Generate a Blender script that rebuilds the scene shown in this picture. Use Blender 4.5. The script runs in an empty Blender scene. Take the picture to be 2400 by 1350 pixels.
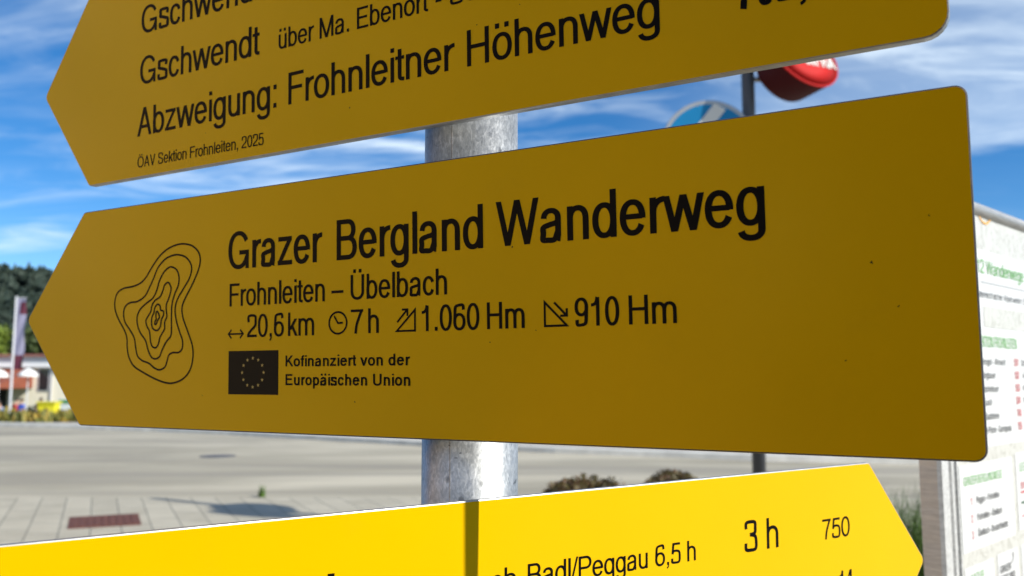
import bpy, bmesh, math, random
from mathutils import Vector, Matrix, noise
random.seed(7)
sc = bpy.context.scene
R = math.radians

# ------------------------------------------------------------------ camera
cam = bpy.data.objects.new('camera', bpy.data.cameras.new('camera'))
sc.collection.objects.link(cam); sc.camera = cam
cam.location = (0, 0, 1.5)
cam.rotation_euler = (R(90 + 5.935), 0, 0)
cam.data.sensor_width = 36; cam.data.lens = 36 * 2020 / 2400
cam.data.clip_start = 0.02; cam.data.clip_end = 3000
cam.data.dof.use_dof = True; cam.data.dof.focus_distance = 0.50
cam.data.dof.aperture_fstop = cam.data.lens / 2.7

# ------------------------------------------------------------------ light
SUN_AZ, SUN_EL = -29.4, 34.0            # azimuth measured from +X, counter-clockwise
az, el = R(SUN_AZ), R(SUN_EL)
sun_dir = Vector((math.cos(az) * math.cos(el), math.sin(az) * math.cos(el), math.sin(el)))
sun = bpy.data.objects.new('sun', bpy.data.lights.new('sun', 'SUN'))
sc.collection.objects.link(sun)
sun.rotation_euler = sun_dir.to_track_quat('Z', 'Y').to_euler()
sun.data.energy = 4.8; sun.data.angle = R(0.53); sun.data.color = (1.0, 0.955, 0.87)

world = bpy.data.worlds.new('World'); sc.world = world; world.use_nodes = True
nt = world.node_tree; nt.nodes.clear()
def wn(t, **k):
    n = nt.nodes.new(t)
    for a, b in k.items(): setattr(n, a, b)
    return n
wo = wn('ShaderNodeOutputWorld'); bg = wn('ShaderNodeBackground'); bg.inputs['Strength'].default_value = 0.125
sky = wn('ShaderNodeTexSky', sky_type='NISHITA', sun_disc=False)
sky.sun_elevation = el; sky.sun_rotation = R(90 - SUN_AZ); sky.altitude = 2500
sky.air_density = 1.0; sky.dust_density = 0.05; sky.ozone_density = 2.2
tc = wn('ShaderNodeTexCoord'); sep = wn('ShaderNodeSeparateXYZ')
nt.links.new(tc.outputs['Generated'], sep.inputs[0])
def wmath(op, a, b=None, c=None):
    n = wn('ShaderNodeMath', operation=op)
    for i, x in enumerate((a, b, c)):
        if x is None: continue
        if isinstance(x, (int, float)): n.inputs[i].default_value = x
        else: nt.links.new(x, n.inputs[i])
    return n.outputs[0]
zz = wmath('MAXIMUM', sep.outputs[2], 0.0)
zd = wmath('ADD', zz, 0.10)
cx = wmath('DIVIDE', sep.outputs[0], zd); cy = wmath('DIVIDE', sep.outputs[1], zd)
comb = wn('ShaderNodeCombineXYZ'); nt.links.new(cx, comb.inputs[0]); nt.links.new(cy, comb.inputs[1])
def cirrus(rotz, sx, sy, scale, det, dist, lo, hi, off=(0, 0, 0)):
    mp = wn('ShaderNodeMapping'); mp.inputs['Rotation'].default_value = (0, 0, R(rotz)); mp.inputs['Scale'].default_value = (sx, sy, 1); mp.inputs['Location'].default_value = off
    nt.links.new(comb.outputs[0], mp.inputs[0])
    nz = wn('ShaderNodeTexNoise'); nz.inputs['Scale'].default_value = scale; nz.inputs['Detail'].default_value = det
    nz.inputs['Roughness'].default_value = 0.58; nz.inputs['Distortion'].default_value = dist
    nt.links.new(mp.outputs[0], nz.inputs['Vector'])
    mr = wn('ShaderNodeMapRange', interpolation_type='SMOOTHSTEP'); mr.inputs[1].default_value = lo; mr.inputs[2].default_value = hi
    nt.links.new(nz.outputs[0], mr.inputs[0]); return mr.outputs[0]
c1 = cirrus(16, 0.5, 1.35, 1.35, 8, 0.9, 0.44, 0.74, (3.1, 1.7, 0))
c2 = cirrus(-28, 0.6, 1.4, 2.6, 9, 1.2, 0.42, 0.76, (0.4, 5.0, 0))
c3 = cirrus(30, 0.6, 0.8, 0.55, 4, 0.3, 0.33, 0.68, (7.3, 2.2, 0))
edge = wn('ShaderNodeMapRange', interpolation_type='SMOOTHSTEP'); edge.inputs[1].default_value = 3.15; edge.inputs[2].default_value = 2.80
nt.links.new(wmath('ADD', wmath('ADD', cy, wmath('MULTIPLY', cx, 0.35)), wmath('MULTIPLY', wmath('SUBTRACT', c2, 0.5), 0.25)), edge.inputs[0])
right = wn('ShaderNodeMapRange', interpolation_type='SMOOTHSTEP'); right.inputs[1].default_value = 0.2; right.inputs[2].default_value = 1.1; nt.links.new(cx, right.inputs[0])
wisp = wmath('ADD', wmath('MULTIPLY', c1, 0.75), wmath('MULTIPLY', c2, 0.40))
bank = wmath('MULTIPLY', wmath('MULTIPLY', edge.outputs[0], right.outputs[0]), wmath('ADD', wmath('MULTIPLY', wisp, 0.65), 0.20))
cov = wmath('MAXIMUM', wmath('MULTIPLY', wmath('MULTIPLY', c3, wisp), wmath('ADD', wmath('MULTIPLY', edge.outputs[0], 0.6), 0.4)), bank)
cov = wmath('MINIMUM', wmath('MULTIPLY', cov, 1.25), 0.85)
hsv = wn('ShaderNodeHueSaturation'); hsv.inputs['Saturation'].default_value = 1.36; hsv.inputs['Hue'].default_value = .502
nt.links.new(sky.outputs[0], hsv.inputs['Color'])
mix = wn('ShaderNodeMix', data_type='RGBA')
nt.links.new(cov, mix.inputs[0]); nt.links.new(hsv.outputs[0], mix.inputs[6]); mix.inputs[7].default_value = (7.0, 8.0, 8.7, 1)
nt.links.new(mix.outputs[2], bg.inputs['Color']); nt.links.new(bg.outputs[0], wo.inputs[0])

sc.view_settings.view_transform = 'Standard'; sc.view_settings.look = 'None'
sc.view_settings.exposure = 0.25; sc.view_settings.gamma = 1.0

# ------------------------------------------------------------------ helpers
COL = sc.collection
def link(o, parent=None):
    COL.objects.link(o)
    if parent is not None: o.parent = parent
    return o
def tag(o, label=None, cat=None, group=None, kind=None):
    if label: o['label'] = label
    if cat: o['category'] = cat
    if group: o['group'] = group
    if kind: o['kind'] = kind
    return o
def thing(name, label, cat, loc=(0, 0, 0), rot=(0, 0, 0), group=None, matrix=None):
    o = bpy.data.objects.new(name, None); o.empty_display_size = 0.05
    link(o)
    if matrix is not None: o.matrix_world = matrix
    else: o.location = loc; o.rotation_euler = rot
    return tag(o, label, cat, group)
class MB:
    """collects polygons, builds one mesh object"""
    def __init__(s): s.v = []; s.f = []; s.m = []
    def poly(s, pts, mi=0):
        i = len(s.v); s.v += [tuple(p) for p in pts]; s.f.append(tuple(range(i, i + len(pts)))); s.m.append(mi)
    def mesh(s, vs, fs, mi=0):
        i = len(s.v); s.v += [tuple(p) for p in vs]
        for f in fs: s.f.append(tuple(i + k for k in f)); s.m.append(mi)
    def box(s, x0, y0, z0, x1, y1, z1, mi=0, M=None):
        vs = [Vector(p) for p in ((x0, y0, z0), (x1, y0, z0), (x1, y1, z0), (x0, y1, z0), (x0, y0, z1), (x1, y0, z1), (x1, y1, z1), (x0, y1, z1))]
        if M is not None: vs = [M @ p for p in vs]
        s.mesh(vs, [(0, 3, 2, 1), (4, 5, 6, 7), (0, 1, 5, 4), (1, 2, 6, 5), (2, 3, 7, 6), (3, 0, 4, 7)], mi)
    def tube(s, pts, rad, n=16, mi=0, caps=True):
        rings = []
        pts = [Vector(p) for p in pts]
        if not isinstance(rad, (list, tuple)): rad = [rad] * len(pts)
        for k, p in enumerate(pts):
            d = (pts[min(k + 1, len(pts) - 1)] - pts[max(k - 1, 0)]).normalized()
            a = d.orthogonal().normalized() if k == 0 else (a - d * a.dot(d)).normalized()
            b = d.cross(a)
            rings.append([p + (a * math.cos(2 * math.pi * i / n) + b * math.sin(2 * math.pi * i / n)) * rad[k] for i in range(n)])
        vs = [q for r in rings for q in r]; fs = []
        for k in range(len(rings) - 1):
            for i in range(n):
                j = (i + 1) % n; fs.append((k * n + i, k * n + j, (k + 1) * n + j, (k + 1) * n + i))
        if caps: fs.append(tuple(reversed(range(n)))); fs.append(tuple((len(rings) - 1) * n + i for i in range(n)))
        s.mesh(vs, fs, mi)
    def lathe(s, prof, n=32, mi=0, M=None):
        """prof: (r, z) pairs about local Z"""
        vs = []; fs = []
        for r, z in prof:
            for i in range(n):
                p = Vector((r * math.cos(2 * math.pi * i / n), r * math.sin(2 * math.pi * i / n), z)); vs.append(M @ p if M is not None else p)
        for k in range(len(prof) - 1):
            for i in range(n):
                j = (i + 1) % n; fs.append((k * n + i, k * n + j, (k + 1) * n + j, (k + 1) * n + i))
        if prof[0][0] > 1e-6: fs.append(tuple(reversed(range(n))))
        if prof[-1][0] > 1e-6: fs.append(tuple((len(prof) - 1) * n + i for i in range(n)))
        s.mesh(vs, fs, mi)
    def build(s, name, mats, parent=None, smooth=False):
        me = bpy.data.meshes.new(name); me.from_pydata([tuple(v) for v in s.v], [], s.f); me.update()
        for m in (mats if isinstance(mats, (list, tuple)) else [mats]): me.materials.append(m)
        me.polygons.foreach_set('material_index', s.m)
        if smooth: me.polygons.foreach_set('use_smooth', [True] * len(me.polygons))
        return link(bpy.data.objects.new(name, me), parent)

# ------------------------------------------------------------------ materials
class Mat:
    def __init__(s, name, base=(.5, .5, .5), rough=.6, metal=0., spec=None, coat=0.):
        s.m = bpy.data.materials.new(name); s.m.use_nodes = True; s.t = s.m.node_tree
        s.b = s.t.nodes['Principled BSDF']
        s.b.inputs['Base Color'].default_value = (*base, 1); s.b.inputs['Roughness'].default_value = rough; s.b.inputs['Metallic'].default_value = metal
        if spec is not None: s.b.inputs['Specular IOR Level'].default_value = spec
        if coat: s.b.inputs['Coat Weight'].default_value = coat; s.b.inputs['Coat Roughness'].default_value = .08
    def n(s, t, **k):
        x = s.t.nodes.new(t)
        for a, b in k.items(): setattr(x, a, b)
        return x
    def l(s, a, b): s.t.links.new(a, b)
    def coord(s, kind='Object', scale=(1, 1, 1), rot=(0, 0, 0), loc=(0, 0, 0)):
        c = s.n('ShaderNodeTexCoord'); mp = s.n('ShaderNodeMapping')
        mp.inputs['Scale'].default_value = scale; mp.inputs['Rotation'].default_value = rot; mp.inputs['Location'].default_value = loc
        s.l(c.outputs[kind], mp.inputs[0]); return mp.outputs[0]
    def noise(s, vec, scale, det=4, rough=.55, dist=0.):
        x = s.n('ShaderNodeTexNoise'); x.inputs['Scale'].default_value = scale; x.inputs['Detail'].default_value = det
        x.inputs['Roughness'].default_value = rough; x.inputs['Distortion'].default_value = dist; s.l(vec, x.inputs['Vector']); return x.outputs[0]
    def vor(s, vec, scale, feature='F1', out=0):
        x = s.n('ShaderNodeTexVoronoi', feature=feature); x.inputs['Scale'].default_value = scale; s.l(vec, x.inputs['Vector']); return x.outputs[out]
    def ramp(s, fac, stops, interp='LINEAR'):
        r = s.n('ShaderNodeValToRGB'); r.color_ramp.interpolation = interp; e = r.color_ramp.elements
        while len(e) < len(stops): e.new(0.5)
        for k, (p, c) in enumerate(stops): e[k].position = p; e[k].color = (*c, 1) if isinstance(c, tuple) else (c, c, c, 1)
        s.l(fac, r.inputs[0]); return r.outputs[0]
    def mixc(s, fac, a, b, blend='MIX'):
        x = s.n('ShaderNodeMix', data_type='RGBA', blend_type=blend)
        for i, q in ((0, fac), (6, a), (7, b)):
            if isinstance(q, (int, float)): x.inputs[i].default_value = q
            elif isinstance(q, tuple): x.inputs[i].default_value = (*q, 1)
            else: s.l(q, x.inputs[i])
        return x.outputs[2]
    def math(s, op, a, b=None, c=None):
        x = s.n('ShaderNodeMath', operation=op)
        for i, q in enumerate((a, b, c)):
            if q is None: continue
            if isinstance(q, (int, float)): x.inputs[i].default_value = q
            else: s.l(q, x.inputs[i])
        return x.outputs[0]
    def base(s, c): s.l(c, s.b.inputs['Base Color']); return s
    def rough(s, c): s.l(c, s.b.inputs['Roughness']); return s
    def bump(s, h, strength, dist):
        x = s.n('ShaderNodeBump'); x.inputs['Strength'].default_value = strength; x.inputs['Distance'].default_value = dist
        s.l(h, x.inputs['Height']); s.l(x.outputs[0], s.b.inputs['Normal']); return s

def plain(name, base, rough=.6, metal=0., var=.12, scale=8., spec=None):
    M = Mat(name, base, rough, metal, spec); v = M.coord()
    nz = M.noise(v, scale, 4); lo = tuple(c * (1 - var) for c in base); hi = tuple(min(1, c * (1 + var)) for c in base)
    M.base(M.ramp(nz, [(.3, lo), (.7, hi)])); return M.m

def yellow_film():
    M = Mat('yellow_sign_film', (.80, .52, .004), .2, 0, .42); M.b.inputs['Specular Tint'].default_value = (1, .78, .16, 1)
    v = M.coord()
    nz = M.noise(v, 6, 3); col = M.ramp(nz, [(.3, (.79, .468, .0002)), (.7, (.84, .500, .0003))])
    wv = M.n('ShaderNodeVectorMath', operation='ADD'); M.l(v, wv.inputs[0]); nzv = M.n('ShaderNodeTexNoise'); nzv.inputs['Scale'].default_value = 900; M.l(v, nzv.inputs['Vector']); wsc = M.n('ShaderNodeVectorMath', operation='SCALE'); wsc.inputs['Scale'].default_value = .0022; M.l(nzv.outputs[1], wsc.inputs[0]); M.l(wsc.outputs[0], wv.inputs[1])
    d1 = M.vor(wv.outputs[0], 42); d2 = M.noise(v, 30, 2)
    spk = M.math('MULTIPLY', M.math('LESS_THAN', d1, .026), M.math('GREATER_THAN', d2, .54))
    col = M.mixc(spk, col, (.045, .03, .012))
    dust = M.ramp(M.noise(v, 22, 8, .7), [(.58, 0.), (.85, .14)])
    col = M.mixc(dust, col, (.50, .33, .02)); M.base(col)
    M.rough(M.ramp(M.noise(v, 40, 6, .7), [(.3, .17), (.75, .26)]))
    M.bump(M.noise(v, 520, 2, .5), .10, .0004); return M.m
YEL = yellow_film()
def alu(name, base, rough, anis=(1, 1, 1), metal=.92):
    M = Mat(name, base, rough, metal); v = M.coord(scale=anis)
    nz = M.noise(v, 60, 6, .7)
    M.base(M.ramp(nz, [(.3, tuple(c * .72 for c in base)), (.72, tuple(min(1, c * 1.15) for c in base))]))
    M.rough(M.ramp(M.noise(v, 25, 4), [(.3, rough - .08), (.7, rough + .12)])); M.bump(nz, .15, .0004); return M.m
EDGE = alu('raw_aluminium_edge', (.40, .405, .41), .42, (1, 1, 1), .75)
FRAME = alu('weathered_aluminium_frame', (.74, .735, .715), .5, (3, 3, .4), .5)
SHADEDEDGE = alu('shaded_aluminium_edge', (.13, .13, .135), .5, (1, 1, 1), .6)  # aluminium edge with the middle sign's shade put into the colour
RAIL = alu('grey_aluminium_rail', (.42, .42, .42), .5, (.5, 4, 4), .6)
INK = Mat('black_print', (.003, .003, .004), .34, 0, .08).m
FLAGINK = Mat('dark_flag_print', (.006, .007, .006), .34, 0, .10).m
STARINK = Mat('star_print', (.62, .47, .12), .4).m
def galv():
    M = Mat('galvanised_steel', (.6, .62, .63), .42, .72)
    v = M.coord(); vs = M.coord(scale=(1, 1, .55))
    sp = M.vor(vs, 800, out=1); bw = M.n('ShaderNodeRGBToBW'); M.l(sp, bw.inputs[0])
    big = M.noise(v, 30, 5, .6); fine = M.noise(vs, 420, 5, .75, .8)
    t = M.math('ADD', M.math('MULTIPLY', bw.outputs[0], .14), M.math('ADD', M.math('MULTIPLY', big, .55), M.math('MULTIPLY', fine, .36)))
    col = M.ramp(t, [(.40, (.28, .295, .30)), (.55, (.46, .475, .48)), (.70, (.70, .715, .72))])
    st = M.noise(M.coord(scale=(1, 1, .06)), 190, 4, .6)
    col = M.mixc(M.ramp(st, [(.66, 0.), (.74, .55)]), col, (.22, .23, .23))
    sc1 = M.noise(M.coord(scale=(.35, .35, 1.0), rot=(.5, .3, 0)), 300, 2, .5, .2)
    col = M.mixc(M.ramp(sc1, [(.70, 0.), (.73, .75)]), col, (.12, .125, .13))
    dk = M.vor(M.coord(scale=(1, 1, .7)), 75); col = M.mixc(M.ramp(dk, [(.10, .7), (.17, 0.)]), col, (.10, .105, .11))
    M.base(col); M.rough(M.ramp(fine, [(.3, .34), (.7, .56)])); M.bump(t, .18, .0005); return M.m
GALV = galv()
def asphalt():
    M = Mat('pale_worn_asphalt', (.3, .3, .29), .9); v = M.coord()
    big = M.noise(M.coord(scale=(.5, 1.3, 1), rot=(0, 0, .15)), .24, 5, .6, .8)
    arc = M.noise(M.coord(scale=(.12, 1.8, 1), rot=(0, 0, -.22)), .5, 4, .5, .9)
    col = M.ramp(big, [(.36, (.24, .215, .16)), (.5, (.37, .334, .25)), (.64, (.58, .525, .40))])
    col = M.mixc(M.ramp(arc, [(.49, 0.), (.58, .6)]), col, (.22, .20, .168))
    fine = M.noise(v, 60, 6, .8); col = M.mixc(.3, col, M.ramp(fine, [(.3, (.31, .28, .21)), (.7, (.58, .525, .40))]), 'MIX')
    M.base(col); M.bump(fine, .4, .01); return M.m
ASPH = asphalt()
def slabs():
    M = Mat('concrete_slab_paving', (.38, .38, .36), .85)
    v = M.coord(); sp = M.n('ShaderNodeSeparateXYZ'); M.l(v, sp.inputs[0])
    # slab axes: long joints run along (-.43,.90), cross joints along X
    s = M.math('DIVIDE', M.math('ADD', sp.outputs[0], M.math('MULTIPLY', sp.outputs[1], .478)), .31)
    row = M.math('FLOOR', s)
    t = M.math('ADD', M.math('DIVIDE', sp.outputs[1], .62), M.math('MULTIPLY', row, .37))
    fs = M.math('ABSOLUTE', M.math('SUBTRACT', M.math('FRACT', s), .5)); ft = M.math('ABSOLUTE', M.math('SUBTRACT', M.math('FRACT', t), .5))
    joint = M.math('MAXIMUM', M.math('GREATER_THAN', fs, .482), M.math('GREATER_THAN', ft, .491))
    cb = M.n('ShaderNodeCombineXYZ'); M.l(row, cb.inputs[0]); M.l(M.math('FLOOR', t), cb.inputs[1])
    wnz = M.n('ShaderNodeTexWhiteNoise', noise_dimensions='2D'); M.l(cb.outputs[0], wnz.inputs['Vector'])
    col = M.ramp(wnz.outputs[0], [(0., (.37, .337, .255)), (1., (.50, .46, .355))])
    col = M.mixc(.45, col, M.ramp(M.noise(v, 2.2, 6, .65), [(.3, (.34, .305, .23)), (.7, (.57, .52, .405))]))
    col = M.mixc(joint, col, (.12, .118, .10)); M.base(col); return M.m
SLAB = slabs()
def leafy(name, dark, light, rough=.6, spread=.55, scale=3.0, extra=None):
    M = Mat(name, light, rough); v = M.coord()
    oi = M.n('ShaderNodeObjectInfo')
    nz = M.noise(v, scale, 4, .7); wv = M.vor(v, scale * 9, out=1); bw = M.n('ShaderNodeRGBToBW'); M.l(wv, bw.inputs[0])
    t = M.math('ADD', M.math('MULTIPLY', nz, spread), M.math('MULTIPLY', bw.outputs[0], 1 - spread))
    col = M.ramp(t, [(.3, dark), (.65, light)])
    if extra: col = M.mixc(M.ramp(M.noise(v, scale * 1.3, 3), [(.5, 0.), (.62, 1.)]), col, extra)
    M.base(col)
    M.b.inputs['Subsurface Weight'].default_value = 0
    return M.m

# ------------------------------------------------------------------ lettering (stroke-built grotesque, cap height = 100)
def sgp(x, p): return math.copysign(abs(x) ** p, x)
def SA(cx, cy, rx, ry, a0, a1, e=2.18, n=None):
    n = n or max(6, int(abs(a1 - a0) / 7)); o = []
    for i in range(n + 1):
        a = R(a0 + (a1 - a0) * i / n); o.append((cx + rx * sgp(math.cos(a), 2 / e), cy + ry * sgp(math.sin(a), 2 / e)))
    return o
def CR(pts, k=7, closed=False):
    o = []; n = len(pts); P = lambda i: pts[i % n] if closed else pts[max(0, min(n - 1, i))]
    for i in range(n if closed else n - 1):
        a, b, c, d = P(i - 1), P(i), P(i + 1), P(i + 2)
        for j in range(k):
            t = j / k
            o.append(tuple(.5 * (2 * b[q] + (c[q] - a[q]) * t + (2 * a[q] - 5 * b[q] + 4 * c[q] - d[q]) * t * t + (3 * b[q] - a[q] - 3 * c[q] + d[q]) * t ** 3) for q in (0, 1)))
    if not closed: o.append(pts[-1])
    return o
def strip(pts, S, T, closed=False):
    q = [pts[0]]
    for p in pts[1:]:
        if math.hypot(p[0] - q[-1][0], p[1] - q[-1][1]) > 1e-4: q.append(p)
    if closed and math.hypot(q[0][0] - q[-1][0], q[0][1] - q[-1][1]) < 1e-4: q.pop()
    n = len(q); L = []
    for i in range(n):
        if closed: a, b = q[i - 1], q[(i + 1) % n]
        else: a, b = q[max(0, i - 1)], q[min(n - 1, i + 1)]
        m = q[i]
        d1 = (m[0] - a[0], m[1] - a[1]); d2 = (b[0] - m[0], b[1] - m[1])
        if d1 == (0, 0): d1 = d2
        if d2 == (0, 0): d2 = d1
        l1 = math.hypot(*d1); l2 = math.hypot(*d2)
        n1 = (-d1[1] / l1, d1[0] / l1); n2 = (-d2[1] / l2, d2[0] / l2)
        s = (n1[0] + n2[0], n1[1] + n2[1]); ls = math.hypot(*s) or 1; nn = (s[0] / ls, s[1] / ls)
        cosh = max(.4, nn[0] * n1[0] + nn[1] * n1[1])
        h = .5 * math.hypot(S * nn[0], T * nn[1]) / cosh
        L.append(((m[0] + nn[0] * h, m[1] + nn[1] * h), (m[0] - nn[0] * h, m[1] - nn[1] * h)))
    out = []
    for i in range(n if closed else n - 1):
        (a, b), (c, d) = L[i], L[(i + 1) % n]; out.append([b, d, c, a])
    return out
def glyph(ch, S, T):
    g = []; h = S / 2; X = 73.
    def Rr(x0, y0, x1, y1): g.append([(x0, y0), (x1, y0), (x1, y1), (x0, y1)])
    def D(x0, y0, x1, y1, k=.97):
        w = S * k * math.hypot(x1 - x0, y1 - y0) / abs(y1 - y0) / 2
        q = [(x0 - w, y0), (x0 + w, y0), (x1 + w, y1), (x1 - w, y1)]; g.append(q)
    def P(pts, closed=False, s=S, t=T): g.extend(strip(pts, s, t, closed))
    def ring(x0, x1, y0, y1): P(SA((x0 + x1) / 2, (y0 + y1) / 2, (x1 - x0) / 2 - h, (y1 - y0) / 2 - T / 2, 0, 354, n=48), True)
    um = {'ä': 'a', 'ö': 'o', 'ü': 'u', 'Ü': 'U', 'Ö': 'O', 'Ä': 'A'}
    if ch in um:
        adv, g0 = glyph(um[ch], S, T); g += g0; c = adv / 2; y = 107 if ch.isupper() else 86
        Rr(c - 9 - S, y, c - 9, y + S * .95); Rr(c + 9, y, c + 9 + S, y + S * .95); return adv, g
    if ch == ' ': return 38.7, g
    xr = 69 - h
    if ch == 'a':
        xr = 65 - h; cx = 36.5
        P(SA(cx, 51, xr - cx, X + 1 - T / 2 - 51, 178, 0) + [(xr, 15)] + SA(xr + 8, 12, 8, 12 - T / 2, 180, 262)[1:])
        P(CR([(xr, 45), (xr - 9, 40.5), (31, 37.5), (15, 32), (6.5 + h, 19.5), (14, 6.5), (28, T / 2 - 1), (46, 6), (xr, 24)])); return 77.4, g
    if ch in 'bdpqg':
        ring(7, 71, -1, 74) if ch in 'bp' else ring(5, 69, -1, 74)
        if ch == 'b': Rr(8.5, 0, 8.5 + S, 100)
        if ch == 'p': Rr(8.5, -29, 8.5 + S, X)
        if ch == 'd': Rr(69.5 - S, 0, 69.5, 100)
        if ch == 'q': Rr(69.5 - S, -29, 69.5, X)
        if ch == 'g': P([(69.5 - h, X), (69.5 - h, -6)] + SA(38, -8, 31.5 - h, 22 - T / 2, 0, -172)[1:])
        return 77.4, g
    if ch == 'c': P(SA(36, 36.5, 31 - h, 37.5 - T / 2, 24, 336)); return 69.6, g
    if ch == 'e':
        P([(71.5 - h, 34)] + SA(38.2, 36.5, 33.3 - h, 37.5 - T / 2, 0, 333)); Rr(5 + h, 33, 71.5 - h, 33 + T * .95); return 77.4, g
    if ch == 'f': P([(19.5, 0), (19.5, 80)] + SA(36, 81, 16.5, 20 - T / 2, 180, 90)[1:] + [(38, 101 - T / 2)]); Rr(2, X - T * .9, 37, X); return 38.7, g
    if ch == 't': P([(19, 93), (19, 16)] + SA(33, 15, 14, 15 - T / 2, 180, 270)[1:] + [(37, T / 2 - .5)]); Rr(2, X - T * .9, 36.5, X); return 38.7, g
    if ch in 'hn':
        Rr(9, 0, 9 + S, 100 if ch == 'h' else X); a = 9 + h; b = 68.5 - h
        P(SA((a + b) / 2, 46, (b - a) / 2, X + 1 - T / 2 - 46, 172, 0) + [(b, 0)]); return 77.4, g
    if ch == 'm':
        Rr(9, 0, 9 + S, X); a = 9 + h; b = 58.; c = 107 - h
        P(SA((a + b) / 2, 46, (b - a) / 2, X + 1 - T / 2 - 46, 172, 0) + [(b, 0)]); P(SA((b + c) / 2, 46, (c - b) / 2, X + 1 - T / 2 - 46, 172, 0) + [(c, 0)]); return 116, g
    if ch == 'u':
        Rr(68.5 - S, 0, 68.5, X); a = 9 + h; b = 68.5 - h
        P([(a, X)] + SA((a + b) / 2, 27, (b - a) / 2, 28 - T / 2, 180, 352)); return 77.4, g
    if ch == 'r': Rr(9, 0, 9 + S, X); P(SA(46, 40, 37 - h, X + 1 - T / 2 - 40, 176, 90) + [(47, X + 1 - T / 2)]); return 46.4, g
    if ch == 'i': Rr(9.5, 0, 9.5 + S, X); Rr(9.5, 87, 9.5 + S, 100); return 31, g
    if ch == 'l': Rr(9.5, 0, 9.5 + S, 100); return 31, g
    if ch == 'k': Rr(9, 0, 9 + S, 100); D(22, 26, 58, X); D(62, 0, 35, 42); return 69.6, g
    if ch == 'o': ring(5, 72.4, -1, 74); return 77.4, g
    if ch == 's': P(CR([(61 - h, 51), (55, 65), (35, X + 1 - T / 2), (15, 66), (8 + h, 54), (15, 44), (35, 38), (55, 31), (64 - h, 20), (55, 6.5), (35, T / 2 - 1), (14, 6.5), (6 + h, 22)])); return 69.6, g
    if ch == 'v': D(35, 0, 9.5, X); D(35, 0, 60.5, X); return 69.6, g
    if ch == 'w': D(27.5, 0, 8, X); D(27.5, 0, 50, X); D(73, 0, 50, X); D(73, 0, 92.5, X); return 100.6, g
    if ch == 'z': Rr(6, X - T, 62, X); Rr(4, 0, 64, T); D(12, T * .6, 54, X - T * .6, .85); return 69.6, g
    if ch == 'A': D(12, 0, 46.4, 100); D(81, 0, 46.4, 100); Rr(24, 27, 69, 27 + T); return 92.9, g
    if ch in 'BPR':
        Rr(10, 0, 10 + S, 100)
        if ch == 'B':
            y0, y1, ym = T / 2, 100 - T / 2, 53
            P([(10, y1), (48, y1)] + SA(52, (y1 + ym) / 2, 30 - h, (y1 - ym) / 2, 90, -90) + [(10, ym)]); P([(48, ym)] + SA(54, (ym + y0) / 2, 33 - h, (ym - y0) / 2, 90, -90) + [(10, y0)]); return 92.9, g
        y1, ym = 100 - T / 2, 47
        P([(10, y1), (50, y1)] + SA(54, (y1 + ym) / 2, 34 - h, (y1 - ym) / 2, 90, -90) + [(10, ym)])
        if ch == 'R': P(CR([(58, ym), (74, 42), (80, 30), (81, 10), (86, 0)]))
        return (100.6 if ch == 'R' else 92.9), g
    if ch in 'CG':
        P(SA(53, 50, 47 - h, 51 - T / 2, 30, 330 if ch == 'C' else 338))
        if ch == 'G': Rr(98 - S * .85, 0, 98, 48); Rr(56, 49 - T, 98, 49)
        return (100.6 if ch == 'C' else 108.4), g
    if ch in 'EF':
        Rr(11, 0, 11 + S, 100); Rr(11, 100 - T, 84 if ch == 'E' else 81, 100); Rr(11, 46, 78 if ch == 'E' else 74, 46 + T)
        if ch == 'E': Rr(11, 0, 86, T)
        return (92.9 if ch == 'E' else 85), g
    if ch == 'L': Rr(11, 0, 11 + S, 100); Rr(11, 0, 75, T); return 77.4, g
    if ch == 'T': Rr(42.5 - h, 0, 42.5 + h, 100); Rr(3, 100 - T, 82, 100); return 85, g
    if ch == 'I': Rr(13, 0, 13 + S, 100); return 38.7, g
    if ch == 'H': Rr(11, 0, 11 + S, 100); Rr(89.6 - S, 0, 89.6, 100); Rr(11, 47, 89, 47 + T); return 100.6, g
    if ch == 'N': Rr(10, 0, 10 + S, 100); Rr(90 - S, 0, 90, 100); D(90 - S * .6, 0, 10 + S * .6, 100); return 100.6, g
    if ch == 'M': Rr(10, 0, 10 + S, 100); Rr(106 - S, 0, 106, 100); D(58, 0, 10 + S * .55, 100); D(58, 0, 106 - S * .55, 100); return 116, g
    if ch == 'K': Rr(11, 0, 11 + S, 100); D(24, 36, 79, 100); D(85, 0, 40, 60); return 92.9, g
    if ch == 'D': Rr(11, 0, 11 + S, 100); P([(11, 100 - T / 2), (45, 100 - T / 2)] + SA(48, 50, 44 - h, 50 - T / 2, 90, -90) + [(11, T / 2)]); return 100.6, g
    if ch == 'O': ring(6, 102, -1.5, 101.5); return 108.4, g
    if ch == 'U': P([(10 + h, 100), (10 + h, 34)] + SA(50, 34, 40 - h, 35.5 - T / 2, 180, 360)[1:] + [(90 - h, 100)]); return 100.6, g
    if ch == 'S':
        k = lambda x, y: (x * 1.28 + 1, y * 1.37)
        P(CR([k(*p) for p in [(62 - h, 51), (55, 65), (35, 74 - T * .36), (15, 66), (8 + h, 54), (15, 44), (35, 38), (55, 31), (64 - h, 20), (55, 6.5), (35, T * .36 - 1), (14, 6.5), (6 + h, 23)]])); return 92.9, g
    if ch == 'V': D(46.4, 0, 12, 100); D(46.4, 0, 81, 100); return 92.9, g
    if ch == 'W': D(37, 0, 10, 100); D(37, 0, 65.7, 100); D(94.5, 0, 65.7, 100); D(94.5, 0, 121.5, 100); return 131.5, g
    if ch == 'Z': Rr(7, 100 - T, 79, 100); Rr(5, 0, 81, T); D(15, T * .6, 69, 100 - T * .6, .9); return 85, g
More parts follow.
